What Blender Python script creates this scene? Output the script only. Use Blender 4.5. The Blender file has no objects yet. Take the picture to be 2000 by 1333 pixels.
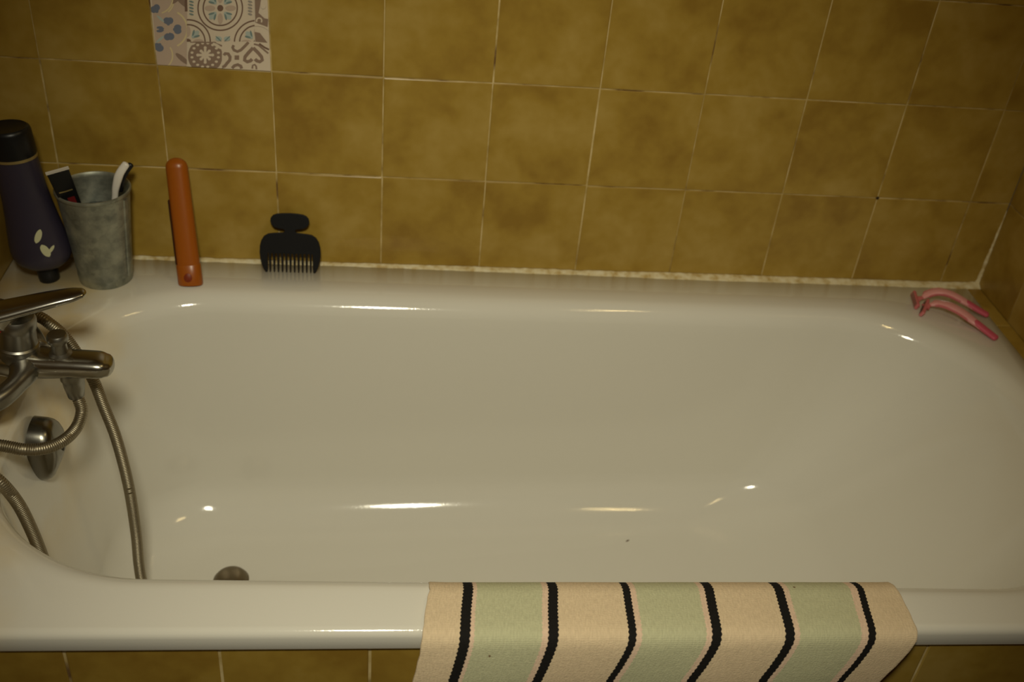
import bpy, bmesh, math, random
from mathutils import Vector, Matrix, noise
from mathutils.bvhtree import BVHTree

S = bpy.context.scene
COL = S.collection
PI = math.pi
random.seed(7)

# ------------------------------------------------------------------ camera
cam_d = bpy.data.cameras.new('camera')
cam = bpy.data.objects.new('camera', cam_d); COL.objects.link(cam); S.camera = cam
cam_d.sensor_width = 36.0
cam_d.lens = 36.827
cam_d.clip_start = 0.02
RX = Vector((0.99343868, -0.07648929, 0.08502342))
RY = Vector((0.02578506, -0.57448935, -0.81810581))
RZ = Vector((0.11142138, 0.81493029, -0.56874766))
cam.matrix_world = Matrix(((RX.x, -RY.x, -RZ.x, 0.4740), (RX.y, -RY.y, -RZ.y, -1.3840),
                           (RX.z, -RY.z, -RZ.z, 1.3908), (0, 0, 0, 1)))
cam_d.dof.use_dof = True
cam_d.dof.focus_distance = 1.20
cam_d.dof.aperture_fstop = 4.5

# ------------------------------------------------------------------ world, colour management, lamps
wd = bpy.data.worlds.new('world'); S.world = wd; wd.use_nodes = True
wd.node_tree.nodes['Background'].inputs[0].default_value = (0.9, 0.85, 0.7, 1)
wd.node_tree.nodes['Background'].inputs[1].default_value = 0.02
S.view_settings.view_transform = 'Standard'
S.view_settings.look = 'None'
S.view_settings.gamma = 1.0
S.view_settings.use_curve_mapping = False
S.view_settings.exposure = 0.0

def lamp(name, loc, aim, size, size_y, power, color):
    d = bpy.data.lights.new(name, 'AREA'); d.shape = 'RECTANGLE'
    d.size = size; d.size_y = size_y; d.energy = power; d.color = color
    o = bpy.data.objects.new(name, d); COL.objects.link(o)
    o.location = loc
    o.rotation_euler = (Vector(aim) - Vector(loc)).to_track_quat('-Z', 'Y').to_euler()
    return o
WARM = lamp('warm_lamp', (1.12, -0.76, 1.98), (0.45, -0.35, 0.4), 0.24, 0.014, 1.25, (1.0, 0.74, 0.32))
def spot(name, loc, aim, angle, blend, radius, power, color):
    d = bpy.data.lights.new(name, 'SPOT'); d.spot_size = math.radians(angle); d.spot_blend = blend
    d.shadow_soft_size = radius; d.energy = power; d.color = color
    o = bpy.data.objects.new(name, d); COL.objects.link(o); o.location = loc
    o.rotation_euler = (Vector(aim)-Vector(loc)).to_track_quat('-Z', 'Y').to_euler()
    return o
MAIN = spot('vignette_spot', (0.43, -1.38, 1.74), (0.62, -0.24, 0.50), 66, 1.0, 0.085, 54.5, (1.0, 0.935, 0.71))  # lamp behind the white highlights; cone shaped to imitate lens vignetting

# ------------------------------------------------------------------ materials
def srgb(r, g, b):
    f = lambda c: (c/255/12.92) if c/255 <= 0.04045 else ((c/255+0.055)/1.055)**2.4
    return (f(r), f(g), f(b), 1)

def mat(name, color=(.5, .5, .5, 1), rough=.5, metal=0., spec=.5, coat=0., trans=0., alpha=None, sss=0.):
    m = bpy.data.materials.new(name); m.use_nodes = True
    b = m.node_tree.nodes['Principled BSDF']
    b.inputs['Base Color'].default_value = color
    b.inputs['Roughness'].default_value = rough
    b.inputs['Metallic'].default_value = metal
    b.inputs['Specular IOR Level'].default_value = spec
    b.inputs['Coat Weight'].default_value = coat
    b.inputs['Coat Roughness'].default_value = 0.08
    b.inputs['Transmission Weight'].default_value = trans
    if sss:
        b.inputs['Subsurface Weight'].default_value = sss
        b.inputs['Subsurface Radius'].default_value = (0.01, 0.004, 0.002)
    return m, b

def N(m, t, **kw):
    n = m.node_tree.nodes.new(t)
    for k, v in kw.items():
        setattr(n, k, v)
    return n
def L(m, a, b): m.node_tree.links.new(a, b)
def ramp(m, stops, interp='LINEAR'):
    n = N(m, 'ShaderNodeValToRGB'); cr = n.color_ramp; cr.interpolation = interp
    while len(cr.elements) < len(stops): cr.elements.new(0.5)
    for e, (p, c) in zip(cr.elements, stops): e.position = p; e.color = c
    return n
def noise_bump(m, b, scale, strength, dist=0.001, detail=3, coord='Object'):
    tc = N(m, 'ShaderNodeTexCoord'); nz = N(m, 'ShaderNodeTexNoise')
    nz.inputs['Scale'].default_value = scale; nz.inputs['Detail'].default_value = detail
    bp = N(m, 'ShaderNodeBump'); bp.inputs['Strength'].default_value = strength
    bp.inputs['Distance'].default_value = dist
    L(m, tc.outputs[coord], nz.inputs['Vector']); L(m, nz.outputs['Fac'], bp.inputs['Height'])
    L(m, bp.outputs['Normal'], b.inputs['Normal'])
    return tc, nz

def tile_material(name, c0, c1, c2, rough=.32):
    m, b = mat(name, rough=rough, spec=.4)
    tc = N(m, 'ShaderNodeTexCoord')
    at = N(m, 'ShaderNodeAttribute', attribute_name='tile_id')
    n1 = N(m, 'ShaderNodeTexNoise', noise_dimensions='4D')
    n1.inputs['Scale'].default_value = 12; n1.inputs['Detail'].default_value = 3
    n1.inputs['Roughness'].default_value = .5; n1.inputs['Distortion'].default_value = .3
    L(m, tc.outputs['Object'], n1.inputs['Vector']); L(m, at.outputs['Fac'], n1.inputs['W'])
    n2 = N(m, 'ShaderNodeTexNoise', noise_dimensions='4D')
    n2.inputs['Scale'].default_value = 60; n2.inputs['Detail'].default_value = 4
    L(m, tc.outputs['Object'], n2.inputs['Vector']); L(m, at.outputs['Fac'], n2.inputs['W'])
    mx = N(m, 'ShaderNodeMix', data_type='FLOAT'); mx.inputs['Factor'].default_value = .22
    L(m, n1.outputs['Fac'], mx.inputs['A']); L(m, n2.outputs['Fac'], mx.inputs['B'])
    r = ramp(m, [(.36, c0), (.50, c1), (.64, c2)])
    L(m, mx.outputs['Result'], r.inputs['Fac']); L(m, r.outputs['Color'], b.inputs['Base Color'])
    bp = N(m, 'ShaderNodeBump'); bp.inputs['Strength'].default_value = .25; bp.inputs['Distance'].default_value = .001
    L(m, n1.outputs['Fac'], bp.inputs['Height']); L(m, bp.outputs['Normal'], b.inputs['Normal'])
    return m

M = {}
M['tile'] = tile_material('mustard_glazed_tile', (.285, .170, .026, 1), (.368, .237, .040, 1), (.430, .292, .070, 1))
m, b = mat('grout', (.62, .44, .20, 1), .9)
tc = N(m, 'ShaderNodeTexCoord'); nz = N(m, 'ShaderNodeTexNoise'); nz.inputs['Scale'].default_value = 22
nz.inputs['Detail'].default_value = 4
L(m, tc.outputs['Object'], nz.inputs['Vector'])
r = ramp(m, [(.34, (.16, .085, .025, 1)), (.47, (.50, .37, .14, 1)), (.62, (.68, .54, .27, 1))])
L(m, nz.outputs['Fac'], r.inputs['Fac']); L(m, r.outputs['Color'], b.inputs['Base Color'])
M['grout'] = m
M['grout_dark'] = mat('dark_gap_in_grout', (.03, .015, .006, 1), .9)[0]

m, b = mat('white_bath_enamel', (.76, .74, .67, 1), .09, spec=.5)
tc = N(m, 'ShaderNodeTexCoord'); nz = N(m, 'ShaderNodeTexNoise'); nz.inputs['Scale'].default_value = 420
nz.inputs['Detail'].default_value = 1
bp = N(m, 'ShaderNodeBump'); bp.inputs['Strength'].default_value = .10; bp.inputs['Distance'].default_value = .0006
L(m, tc.outputs['Object'], nz.inputs['Vector']); L(m, nz.outputs['Fac'], bp.inputs['Height'])
L(m, bp.outputs['Normal'], b.inputs['Normal'])
# faint yellow lime stain below the mixer tap, on the tap end of the basin
n3 = N(m, 'ShaderNodeTexNoise'); n3.inputs['Scale'].default_value = 9; n3.inputs['Detail'].default_value = 4
L(m, tc.outputs['Object'], n3.inputs['Vector'])
sx = N(m, 'ShaderNodeSeparateXYZ'); L(m, tc.outputs['Object'], sx.inputs['Vector'])
mr = N(m, 'ShaderNodeMapRange'); mr.inputs['From Min'].default_value = .13; mr.inputs['From Max'].default_value = .03
L(m, sx.outputs['X'], mr.inputs['Value'])
mz = N(m, 'ShaderNodeMapRange'); mz.inputs['From Min'].default_value = .30; mz.inputs['From Max'].default_value = .50
L(m, sx.outputs['Z'], mz.inputs['Value'])
r3 = ramp(m, [(.42, (0, 0, 0, 1)), (.62, (1, 1, 1, 1))])
L(m, n3.outputs['Fac'], r3.inputs['Fac'])
mu = N(m, 'ShaderNodeMath', operation='MULTIPLY'); L(m, mr.outputs['Result'], mu.inputs[0]); L(m, mz.outputs['Result'], mu.inputs[1])
mu2 = N(m, 'ShaderNodeMath', operation='MULTIPLY'); L(m, mu.outputs[0], mu2.inputs[0]); L(m, r3.outputs['Color'], mu2.inputs[1])
mc = N(m, 'ShaderNodeMix', data_type='RGBA')
mc.inputs['A'].default_value = (.76, .74, .67, 1); mc.inputs['B'].default_value = (.74, .60, .34, 1)
L(m, mu2.outputs[0], mc.inputs['Factor']); L(m, mc.outputs['Result'], b.inputs['Base Color'])
M['enamel'] = m

m, b = mat('aged_sealant', (.85, .76, .52, 1), .55)
tc, nz = noise_bump(m, b, 90, .6, .002)
r = ramp(m, [(.3, (.52, .38, .15, 1)), (.5, (.70, .60, .36, 1)), (.7, (.80, .73, .52, 1))])
L(m, nz.outputs['Fac'], r.inputs['Fac']); L(m, r.outputs['Color'], b.inputs['Base Color'])
M['sealant'] = m

def chrome(name, color, rough):
    m, b = mat(name, color, rough, 1.0)
    noise_bump(m, b, 300, .05, .0005)
    return m
M['chrome'] = chrome('limescaled_chrome', (.42, .405, .36, 1), .25)
M['chrome_dull'] = chrome('dull_chrome', (.31, .30, .27, 1), .36)
M['overflow'] = chrome('worn_overflow_chrome', (.24, .23, .20, 1), .26)
M['steel_hose'] = chrome('hose_steel', (.34, .30, .22, 1), .46)
M['dark_metal'] = chrome('dark_tarnished_metal', (.22, .18, .12, 1), .40)
m, b = mat('galvanised_zinc', (.40, .42, .40, 1), .48, .75)
tc = N(m, 'ShaderNodeTexCoord'); vo = N(m, 'ShaderNodeTexVoronoi'); vo.inputs['Scale'].default_value = 160
nz = N(m, 'ShaderNodeTexNoise'); nz.inputs['Scale'].default_value = 45; nz.inputs['Detail'].default_value = 5
L(m, tc.outputs['Object'], vo.inputs['Vector']); L(m, tc.outputs['Object'], nz.inputs['Vector'])
mx = N(m, 'ShaderNodeMix', data_type='RGBA'); mx.inputs['Factor'].default_value = .85
L(m, vo.outputs['Color'], mx.inputs['A']); L(m, nz.outputs['Fac'], mx.inputs['B'])
r = ramp(m, [(.3, (.21, .225, .195, 1)), (.7, (.48, .49, .41, 1))])
L(m, mx.outputs['Result'], r.inputs['Fac']); L(m, r.outputs['Color'], b.inputs['Base Color'])
M['zinc'] = m
M['black_plastic'] = mat('black_plastic', (.008, .008, .009, 1), .35, spec=.35)[0]
M['comb_black'] = mat('matte_black_plastic', (.007, .007, .008, 1), .5, spec=.25)[0]
M['bottle_body'] = mat('dark_violet_plastic', (.034, .028, .050, 1), .38, spec=.5)[0]
M['gold'] = mat('gold_band', (.42, .33, .14, 1), .4, .6)[0]
M['leaf_print'] = mat('pale_leaf_print', (.60, .60, .38, 1), .5)[0]
M['white_plastic'] = mat('white_plastic', (.80, .76, .70, 1), .35)[0]
M['tube_white'] = mat('pale_tube_crimp', (.62, .57, .50, 1), .5)[0]
M['dark_red'] = mat('dark_red_print', (.16, .012, .014, 1), .4)[0]
m, b = mat('translucent_orange_plastic', (.37, .098, .006, 1), .32, spec=.5, sss=.3)
noise_bump(m, b, 60, .1, .001)
M['orange'] = m
M['orange_dark'] = mat('orange_hollow_shade', (.20, .026, .003, 1), .5)[0]  # darker orange, shade of the cavity put into the colour
M['pink'] = mat('pale_pink_plastic', (.80, .36, .36, 1), .35, sss=.15)[0]
M['pink_dark'] = mat('deep_pink_rubber', (.62, .10, .16, 1), .4)[0]
M['pink_clear'] = mat('clear_pink_plastic', (.62, .17, .18, 1), .25)[0]
M['blade'] = mat('blade_steel', (.35, .36, .38, 1), .3, 1.0)[0]
M['red_dot'] = mat('red_marker', (.55, .03, .02, 1), .4)[0]
M['plaster'] = mat('white_plaster', (.75, .70, .60, 1), .8)[0]
M['floor'] = mat('brown_floor_tile', (.16, .09, .04, 1), .5)[0]
M['fleck'] = mat('brown_fleck', (.10, .05, .02, 1), .8)[0]

# ------------------------------------------------------------------ mesh helpers
class MB:
    def __init__(s): s.v = []; s.f = []; s.m = []; s.cur = 0
    def add(s, vs, fs, mi=None):
        o = len(s.v); s.v += [tuple(p) for p in vs]
        for f in fs:
            s.f.append(tuple(i+o for i in f)); s.m.append(s.cur if mi is None else mi)
    def grid(s, rows, closed_u=False, closed_v=False, mi=None, flip=False):
        nr, nc = len(rows), len(rows[0])
        vs = [p for r in rows for p in r]; fs = []
        for i in range(nr if closed_v else nr-1):
            for j in range(nc if closed_u else nc-1):
                a, b_, c, d = i*nc+j, i*nc+(j+1) % nc, ((i+1) % nr)*nc+(j+1) % nc, ((i+1) % nr)*nc+j
                fs.append((d, c, b_, a) if flip else (a, b_, c, d))
        s.add(vs, fs, mi)
    def cap(s, ring, mi=None, flip=False):
        n = len(ring); f = tuple(range(n))
        s.add(ring, [f[::-1] if flip else f], mi)
    def lathe(s, prof, X=Matrix.Identity(4), n=48, mi=None):
        rows = [[X @ Vector((r*math.cos(2*PI*k/n), r*math.sin(2*PI*k/n), z)) for k in range(n)] for r, z in prof]
        s.grid(rows, closed_u=True, mi=mi)
    def box(s, lo, hi, mi=None):
        x0, y0, z0 = lo; x1, y1, z1 = hi
        s.add([(x0, y0, z0), (x1, y0, z0), (x1, y1, z0), (x0, y1, z0), (x0, y0, z1), (x1, y0, z1), (x1, y1, z1), (x0, y1, z1)],
              [(0, 3, 2, 1), (4, 5, 6, 7), (0, 1, 5, 4), (1, 2, 6, 5), (2, 3, 7, 6), (3, 0, 4, 7)], mi)
    def build(s, name, mats, parent=None, smooth=True, bevel=0, sub=0, weld=True, angle=40):
        me = bpy.data.meshes.new(name); me.from_pydata(s.v, [], s.f)
        for mm in mats: me.materials.append(mm)
        for p, mi in zip(me.polygons, s.m): p.material_index = mi
        if weld:
            bm = bmesh.new(); bm.from_mesh(me)
            bmesh.ops.remove_doubles(bm, verts=bm.verts, dist=1e-6)
            bmesh.ops.recalc_face_normals(bm, faces=bm.faces)
            bm.to_mesh(me); bm.free()
        o = bpy.data.objects.new(name, me); COL.objects.link(o)
        if parent is not None: o.parent = parent
        if bevel:
            md = o.modifiers.new('bevel', 'BEVEL'); md.width = bevel; md.segments = 3; md.limit_method = 'ANGLE'
        if sub:
            md = o.modifiers.new('subdivision', 'SUBSURF'); md.levels = sub; md.render_levels = sub
        if smooth:
            me.shade_smooth()
            me.set_sharp_from_angle(angle=math.radians(angle))
        return o

def sweep(mb, pts, secs, up=(0, 0, 1), n=20, e=2.0, mi=None, caps=True, round_ends=0):
    """elliptical (superellipse exponent e) sections (half width, half height) along a path"""
    P = [Vector(p) for p in pts]; rows = []
    upv = Vector(up)
    def ring(c, t, w, h):
        side = t.cross(upv).normalized(); u2 = side.cross(t).normalized()
        out = []
        for k in range(n):
            a = 2*PI*k/n; ca, sa = math.cos(a), math.sin(a)
            out.append(c + side*w*math.copysign(abs(ca)**(2/e), ca) + u2*h*math.copysign(abs(sa)**(2/e), sa))
        return out
    T = []
    for i in range(len(P)):
        a = P[max(0, i-1)]; b_ = P[min(len(P)-1, i+1)]; T.append((b_-a).normalized())
    if round_ends:
        w, h = secs[0]
        for q in (80, 60, 40, 20):
            q = math.radians(q); rows.append(ring(P[0]-T[0]*round_ends*math.sin(q), T[0], w*math.cos(q), h*math.cos(q)))
    for p, t, (w, h) in zip(P, T, secs): rows.append(ring(p, t, w, h))
    if round_ends:
        w, h = secs[-1]
        for q in (20, 40, 60, 80):
            q = math.radians(q); rows.append(ring(P[-1]+T[-1]*round_ends*math.sin(q), T[-1], w*math.cos(q), h*math.cos(q)))
    mb.grid(rows, closed_u=True, mi=mi)
    if caps:
        mb.cap(rows[0], mi, True); mb.cap(rows[-1], mi)

def spline(pts, k=8):
    P = [Vector(p) for p in pts]; out = []
    for i in range(len(P)-1):
        p0 = P[max(i-1, 0)]; p1 = P[i]; p2 = P[i+1]; p3 = P[min(i+2, len(P)-1)]
        for j in range(k):
            t = j/k
            out.append(0.5*((2*p1)+(-p0+p2)*t+(2*p0-5*p1+4*p2-p3)*t*t+(-p0+3*p1-3*p2+p3)*t**3))
    out.append(P[-1]); return out
def lerp_table(tab, t):
    if t <= tab[0][0]: return tab[0][1:]
    for a, b_ in zip(tab, tab[1:]):
        if t <= b_[0]:
            q = (t-a[0])/(b_[0]-a[0]); return tuple(x+(y-x)*q for x, y in zip(a[1:], b_[1:]))
    return tab[-1][1:]

def empty(name, loc):
    o = bpy.data.objects.new(name, None); COL.objects.link(o); o.location = loc
    o.empty_display_size = .02
    return o
def tag(o, label, cat, group=None):
    o['label'] = label; o['category'] = cat
    if group: o['group'] = group
    return o
def struct(o, label=None):
    o['kind'] = 'structure'
    if label: o['label'] = label
    return o

# ------------------------------------------------------------------ the setting
XL, XR = -0.080, 1.4142      # left and right walls
ZRIM = 0.560
T = 0.15
Z0 = 0.708                   # height of one grout line

def tiled_wall(name, origin, du, dv, nrm, ulo, uhi, vlo, vhi, u0, v0, tu=T, tv=T, gap=.0009, skip=(), jitter=.0, thick=.05):
    """tiles as thin raised plates over a grout plane; u0, v0 = grout line offsets"""
    O, U, V, Nn = map(Vector, (origin, du, dv, nrm)); mb = MB(); ids = []
    def P(u, v, d): return O+U*u+V*v+Nn*d
    mb.add([P(ulo, vlo, -thick), P(uhi, vlo, -thick), P(uhi, vhi, -thick), P(ulo, vhi, -thick),
            P(ulo, vlo, -.0012), P(uhi, vlo, -.0012), P(uhi, vhi, -.0012), P(ulo, vhi, -.0012)],
           [(0, 3, 2, 1), (4, 5, 6, 7), (0, 1, 5, 4), (1, 2, 6, 5), (2, 3, 7, 6), (3, 0, 4, 7)], 1)
    i0 = math.floor((ulo-u0)/tu); j0 = math.floor((vlo-v0)/tv)
    bv = .0011
    fid = [0.0]*6
    for i in range(i0, math.ceil((uhi-u0)/tu)):
        for j in range(j0, math.ceil((vhi-v0)/tv)):
            if (i, j) in skip: continue
            a, b_ = max(ulo, u0+i*tu+gap), min(uhi, u0+(i+1)*tu-gap)
            c, d = max(vlo, v0+j*tv+gap), min(vhi, v0+(j+1)*tv-gap)
            if b_-a < .004 or d-c < .004: continue
            ja = random.uniform(-jitter, jitter); jb = random.uniform(-jitter, jitter)
            a += ja; b_ += ja; c += jb; d += jb
            lift = random.uniform(-.0002, .0002)
            tx = random.uniform(-.0004, .0004)
            vs = [P(a, c, -.0012), P(b_, c, -.0012), P(b_, d, -.0012), P(a, d, -.0012)]
            vs += [P(a, c, -.0004+lift), P(b_, c, -.0004+lift), P(b_, d, -.0004+lift), P(a, d, -.0004+lift)]
            vs += [P(a+bv, c+bv, lift-tx), P(b_-bv, c+bv, lift+tx), P(b_-bv, d-bv, lift+tx), P(a+bv, d-bv, lift-tx)]
            fs = []
            for r_ in (0, 4):
                for k in range(4): fs.append((r_+k, r_+(k+1) % 4, r_+4+(k+1) % 4, r_+4+k))
            fs.append((8, 9, 10, 11))
            mb.add(vs, fs, 0); fid += [random.random()*40]*len(fs)
    o = mb.build(name, [M['tile'], M['grout']], smooth=False, weld=False)
    at = o.data.attributes.new('tile_id', 'FLOAT', 'FACE')
    for k, x in enumerate(fid): at.data[k].value = x
    return struct(o)

HC = 2.40
YN = -2.25
tiled_wall('wall_back', (0, 0, 0), (1, 0, 0), (0, 0, 1), (0, -1, 0), XL, XR, 0, HC, 0, Z0, skip=((1, 1),), jitter=.0004)
tiled_wall('wall_right', (XR, 0, 0), (0, -1, 0), (0, 0, 1), (-1, 0, 0), 0, 2.25, 0, HC, .105, Z0, jitter=.0004)
tiled_wall('wall_left', (XL, 0, 0), (0, -1, 0), (0, 0, 1), (1, 0, 0), 0, 2.25, 0, HC, .0, Z0, jitter=.0004)
tiled_wall('wall_front', (0, -.6955, 0), (1, 0, 0), (0, 0, 1), (0, -1, 0), XL, XR, 0, .545, .1625, .395, tu=.1475, gap=.0015, thick=.012)
mb = MB(); mb.box((XL-.05, YN-.05, 0), (XR+.05, YN, HC)); struct(mb.build('wall_near', [M['plaster']], smooth=False))
mb = MB(); mb.box((XL-.05, YN-.05, HC), (XR+.05, .05, HC+.05)); struct(mb.build('ceiling', [M['plaster']], smooth=False))
mb = MB(); mb.box((XL-.05, YN-.05, -.05), (XR+.05, .05, 0)); struct(mb.build('floor', [M['floor']], smooth=False))

# tiled ledge strip between bath and right wall
mb = MB(); ids = []
yy = 0.0
cuts = [.001, .118, .268, .418, .568, .692]
mb.box((1.391, -.694, .50), (XR, 0, ZRIM-.0012), 1)
for a, c in zip(cuts, cuts[1:]):
    mb.box((1.3915, -c+.001, .52), (XR-.0006, -a-.001, ZRIM), 0)
o = mb.build('trim_1', [M['tile'], M['grout']], smooth=False, weld=False, bevel=.0008)
at = o.data.attributes.new('tile_id', 'FLOAT', 'FACE')
for k in range(len(at.data)): at.data[k].value = 3.3*(k//6)
struct(o)

# old sealant bead along the back, with a ragged edge, and up the right corner
def bead():
    mb = MB(); rows = []
    n = 420
    for i in range(n+1):
        x = XL+.0005+(XR-XL-.001)*i/n
        w = noise.noise(Vector((x*14, 3.1, 0))); w2 = noise.noise(Vector((x*55, 9.1, 0))); w3 = noise.noise(Vector((x*160, 1.7, 0)))
        grow = min(1, max(0, (x-.45)/.5))
        h = .0030+.0012*w+.0010*w2+.0005*w3+.0016*grow
        if x > 1.37: h += .0035*((x-1.37)/.045)*(1+w2)
        d = .0085+.0060*grow+.0022*w+.0016*w2
        rows.append([Vector((x, .0, ZRIM-.004)), Vector((x, -.0003, ZRIM+h)), Vector((x, -.0016-.2*h, ZRIM+h*.92)),
                     Vector((x, -d*.5, ZRIM+h*.45+.0006)), Vector((x, -d*.85, ZRIM+.0008)), Vector((x, -d, ZRIM-.0008))])
    mb.grid(rows)
    return mb.build('trim_2', [M['sealant']], angle=180)
struct(bead())
def corner_bead():
    mb = MB(); rows = []; n = 160
    for i in range(n+1):
        z = ZRIM-.001+.138*i/n
        w = noise.noise(Vector((z*60, 0, 5))); w2 = noise.noise(Vector((z*210, 2, 5)))
        fade = max(0., 1-i/n)**.6
        a = (.0050+.0022*w+.0014*w2)*fade+.0004
        a2 = (.0030+.0016*noise.noise(Vector((z*80, 7, 1)))+.0010*w2)*fade+.0004
        if i < 14: a += (.010)*(1-i/14)**1.5*(1+.6*w2)
        rows.append([Vector((XR-a, -.0003, z)), Vector((XR-a*.45, -a2*.45, z)), Vector((XR-.0003, -a2, z))])
    mb.grid(rows); return mb.build('trim_3', [M['sealant']], angle=180)
struct(corner_bead())
# dark hole where four tiles meet
mb = MB()
mb.lathe([(0, .0009), (.0018, .0008), (.0024, .0003), (.0026, -.0006)], Matrix.Translation((1.2, 0, .7082)) @ Matrix.Rotation(PI/2, 4, 'X'), 14)
o = mb.build('trim_4', [M['grout_dark']]); struct(o)

# ------------------------------------------------------------------ patterned tile in the back wall
PT = {}
for k, c in {'cream': (.74, .63, .50), 'beige': (.58, .45, .36), 'brown': (.21, .13, .095), 'taupe': (.30, .21, .16), 'yellow': (.74, .62, .36),
             'blue': (.175, .20, .27), 'light_blue': (.46, .53, .50), 'teal': (.20, .28, .28), 'grey': (.36, .33, .30)}.items():
    PT[k] = mat('tile_print_'+k, (*c, 1), .4)[0]
PK = list(PT)
def pat(cx, cy, d):
    """print sketch units -> point on the tile face"""
    x = 9.69564e-5*cx-1.17271e-5*cy-.0142643+4.0802e-9*cx*cy
    z = 5.9883e-6*cx-1.02737e-4*cy+.0861095
    x = min(max(x, .0), .1482); z = min(max(z, 0), .1482)
    return Vector((.1509+x, -.0006-d, .8589+z))
def clip(poly, box):
    x0, y0, x1, y1 = box
    for ax, lim, sg in ((0, x0, 1), (0, x1, -1), (1, y0, 1), (1, y1, -1)):
        out = []
        for i in range(len(poly)):
            p, q = poly[i], poly[(i+1) % len(poly)]
            a, c = (p[ax]-lim)*sg, (q[ax]-lim)*sg
            if a >= 0: out.append(p)
            if a*c < 0:
                t = a/(a-c); out.append((p[0]+(q[0]-p[0])*t, p[1]+(q[1]-p[1])*t))
        poly = out
        if len(poly) < 3: return None
    return poly
pmb = MB(); pmb.box((.1509, -.0003, .8589), (.1509+.1482, .004, .8589+.1482), PK.index('cream'))
layer = [0]
def poly(pts, col, box, lay=None):
    p = clip(pts, box)
    if p: pmb.add([pat(x, y, (layer[0] if lay is None else lay)*.000006) for x, y in p], [tuple(range(len(p)))], PK.index(col))
def ellipse(cx, cy, rx, ry, col, box, rot=0, n=28):
    layer[0] += 1; c, s_ = math.cos(rot), math.sin(rot)
    poly([(cx+rx*math.cos(a)*c-ry*math.sin(a)*s_, cy+rx*math.cos(a)*s_+ry*math.sin(a)*c) for a in [2*PI*k/n for k in range(n)]], col, box)
def stroke(pts, w, col, box):
    layer[0] += 1; L_, R_ = [], []
    for i, (x, y) in enumerate(pts):
        a, b_ = pts[max(i-1, 0)], pts[min(i+1, len(pts)-1)]
        dx, dy = b_[0]-a[0], b_[1]-a[1]; l = math.hypot(dx, dy) or 1
        L_.append((x-dy/l*w/2, y+dx/l*w/2)); R_.append((x+dy/l*w/2, y-dx/l*w/2))
    for i in range(len(pts)-1):
        poly([L_[i], L_[i+1], R_[i+1], R_[i]], col, box)
def arc(cx, cy, r, w, col, box, a0=0, a1=360, n=64, ry=None):
    ry = ry or r
    stroke([(cx+r*math.cos(math.radians(a0+(a1-a0)*k/n)), cy+ry*math.sin(math.radians(a0+(a1-a0)*k/n))) for k in range(n+1)], w, col, box)
def leaf(x0, y0, x1, y1, w, col, box):
    ellipse((x0+x1)/2, (y0+y1)/2, math.hypot(x1-x0, y1-y0)/2, w, col, box, math.atan2(y1-y0, x1-x0), 16)
BL = (100, -700, 625, 905); BC = (625, -560, 1510, 545); BM = (640, 545, 1085, 905); BR = (1085, 545, 1760, 960); BT = (1510, -600, 1760, 545)
poly([(0, -700), (625, -700), (625, 905), (0, 905)], 'beige', BL, 1)
poly([(1510, -600), (1760, -600), (1760, 545), (1510, 545)], 'cream', BT, 1)
layer[0] = 2
# left panel: scalloped outline, blue petals, brown leaves
for oy in (0, -740):
    arc(385, 385+oy, 245, 22, 'yellow', BL, -62, 62)
    arc(250, 730+oy, 190, 18, 'yellow', BL, -35, 75); arc(290, 30+oy, 160, 18, 'yellow', BL, -75, 55)
    for px, py, rx, ry in ((385, 275, 55, 62), (505, 385, 62, 58), (395, 480, 58, 66), (275, 385, 55, 26), (215, 120, 55, 62), (255, 620, 66, 66)):
        a_ = math.atan2(py-390, px-385)
        for s_ in (-.38, .38):
            ellipse(px+22*math.cos(a_+s_*4), py+oy+22*math.sin(a_+s_*4), rx*.78, ry*.70, 'blue', BL)
        leaf(px+10*math.cos(a_), py+oy+10*math.sin(a_), px-62*math.cos(a_), py+oy-62*math.sin(a_), 26, 'blue', BL)
    ellipse(385, 390+oy, 62, 26, 'beige', BL); ellipse(385, 390+oy, 24, 48, 'beige', BL)
    leaf(235, 205+oy, 330, 290+oy, 16, 'light_blue', BL); leaf(225, 560+oy, 330, 470+oy, 16, 'light_blue', BL)
    leaf(480, 700+oy, 655, 850+oy, 32, 'taupe', BL); leaf(425, 55+oy, 545, -60+oy, 34, 'taupe', BL)
# centre panel: wheels of petals inside double rings
def wheel(cx, cy, big=True):
    arc(cx, cy, 290, 17, 'brown', BC, ry=285); arc(cx, cy, 222, 17, 'brown', BC, ry=222)
    for k in range(8):
        a = math.radians(45*k)
        x, y = cx+math.cos(a)*135, cy+math.sin(a)*135
        if k % 2:
            ellipse(x, y, 62, 34, 'light_blue', BC, a)
            for s_ in (-1, 1):
                leaf(cx+math.cos(a+s_*.10)*95, cy+math.sin(a+s_*.10)*95, cx+math.cos(a+s_*.30)*175, cy+math.sin(a+s_*.30)*175, 13, 'teal', BC)
        else:
            ellipse(x, y, 70, 34, 'beige', BC, a)
    ellipse(cx, cy, 40, 40, 'brown', BC)
wheel(1060, 112); wheel(640, 545); wheel(1535, 555); wheel(640, -330); wheel(1520, -320)
for yy_ in (20, 60, 100, 140, 180):
    leaf(655, yy_, 715, yy_+16, 10, 'teal', BC); leaf(1420, yy_, 1480, yy_+16, 12, 'grey', BC)
stroke([(612, -60), (618, 150)], 34, 'brown', (560, -200, 660, 200))
for s_ in (-1, 1):
    ellipse(1095+s_*55, 505, 42, 30, 'light_blue', BC); leaf(1095+s_*20, 540, 1095+s_*95, 470, 9, 'teal', BC)
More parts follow.
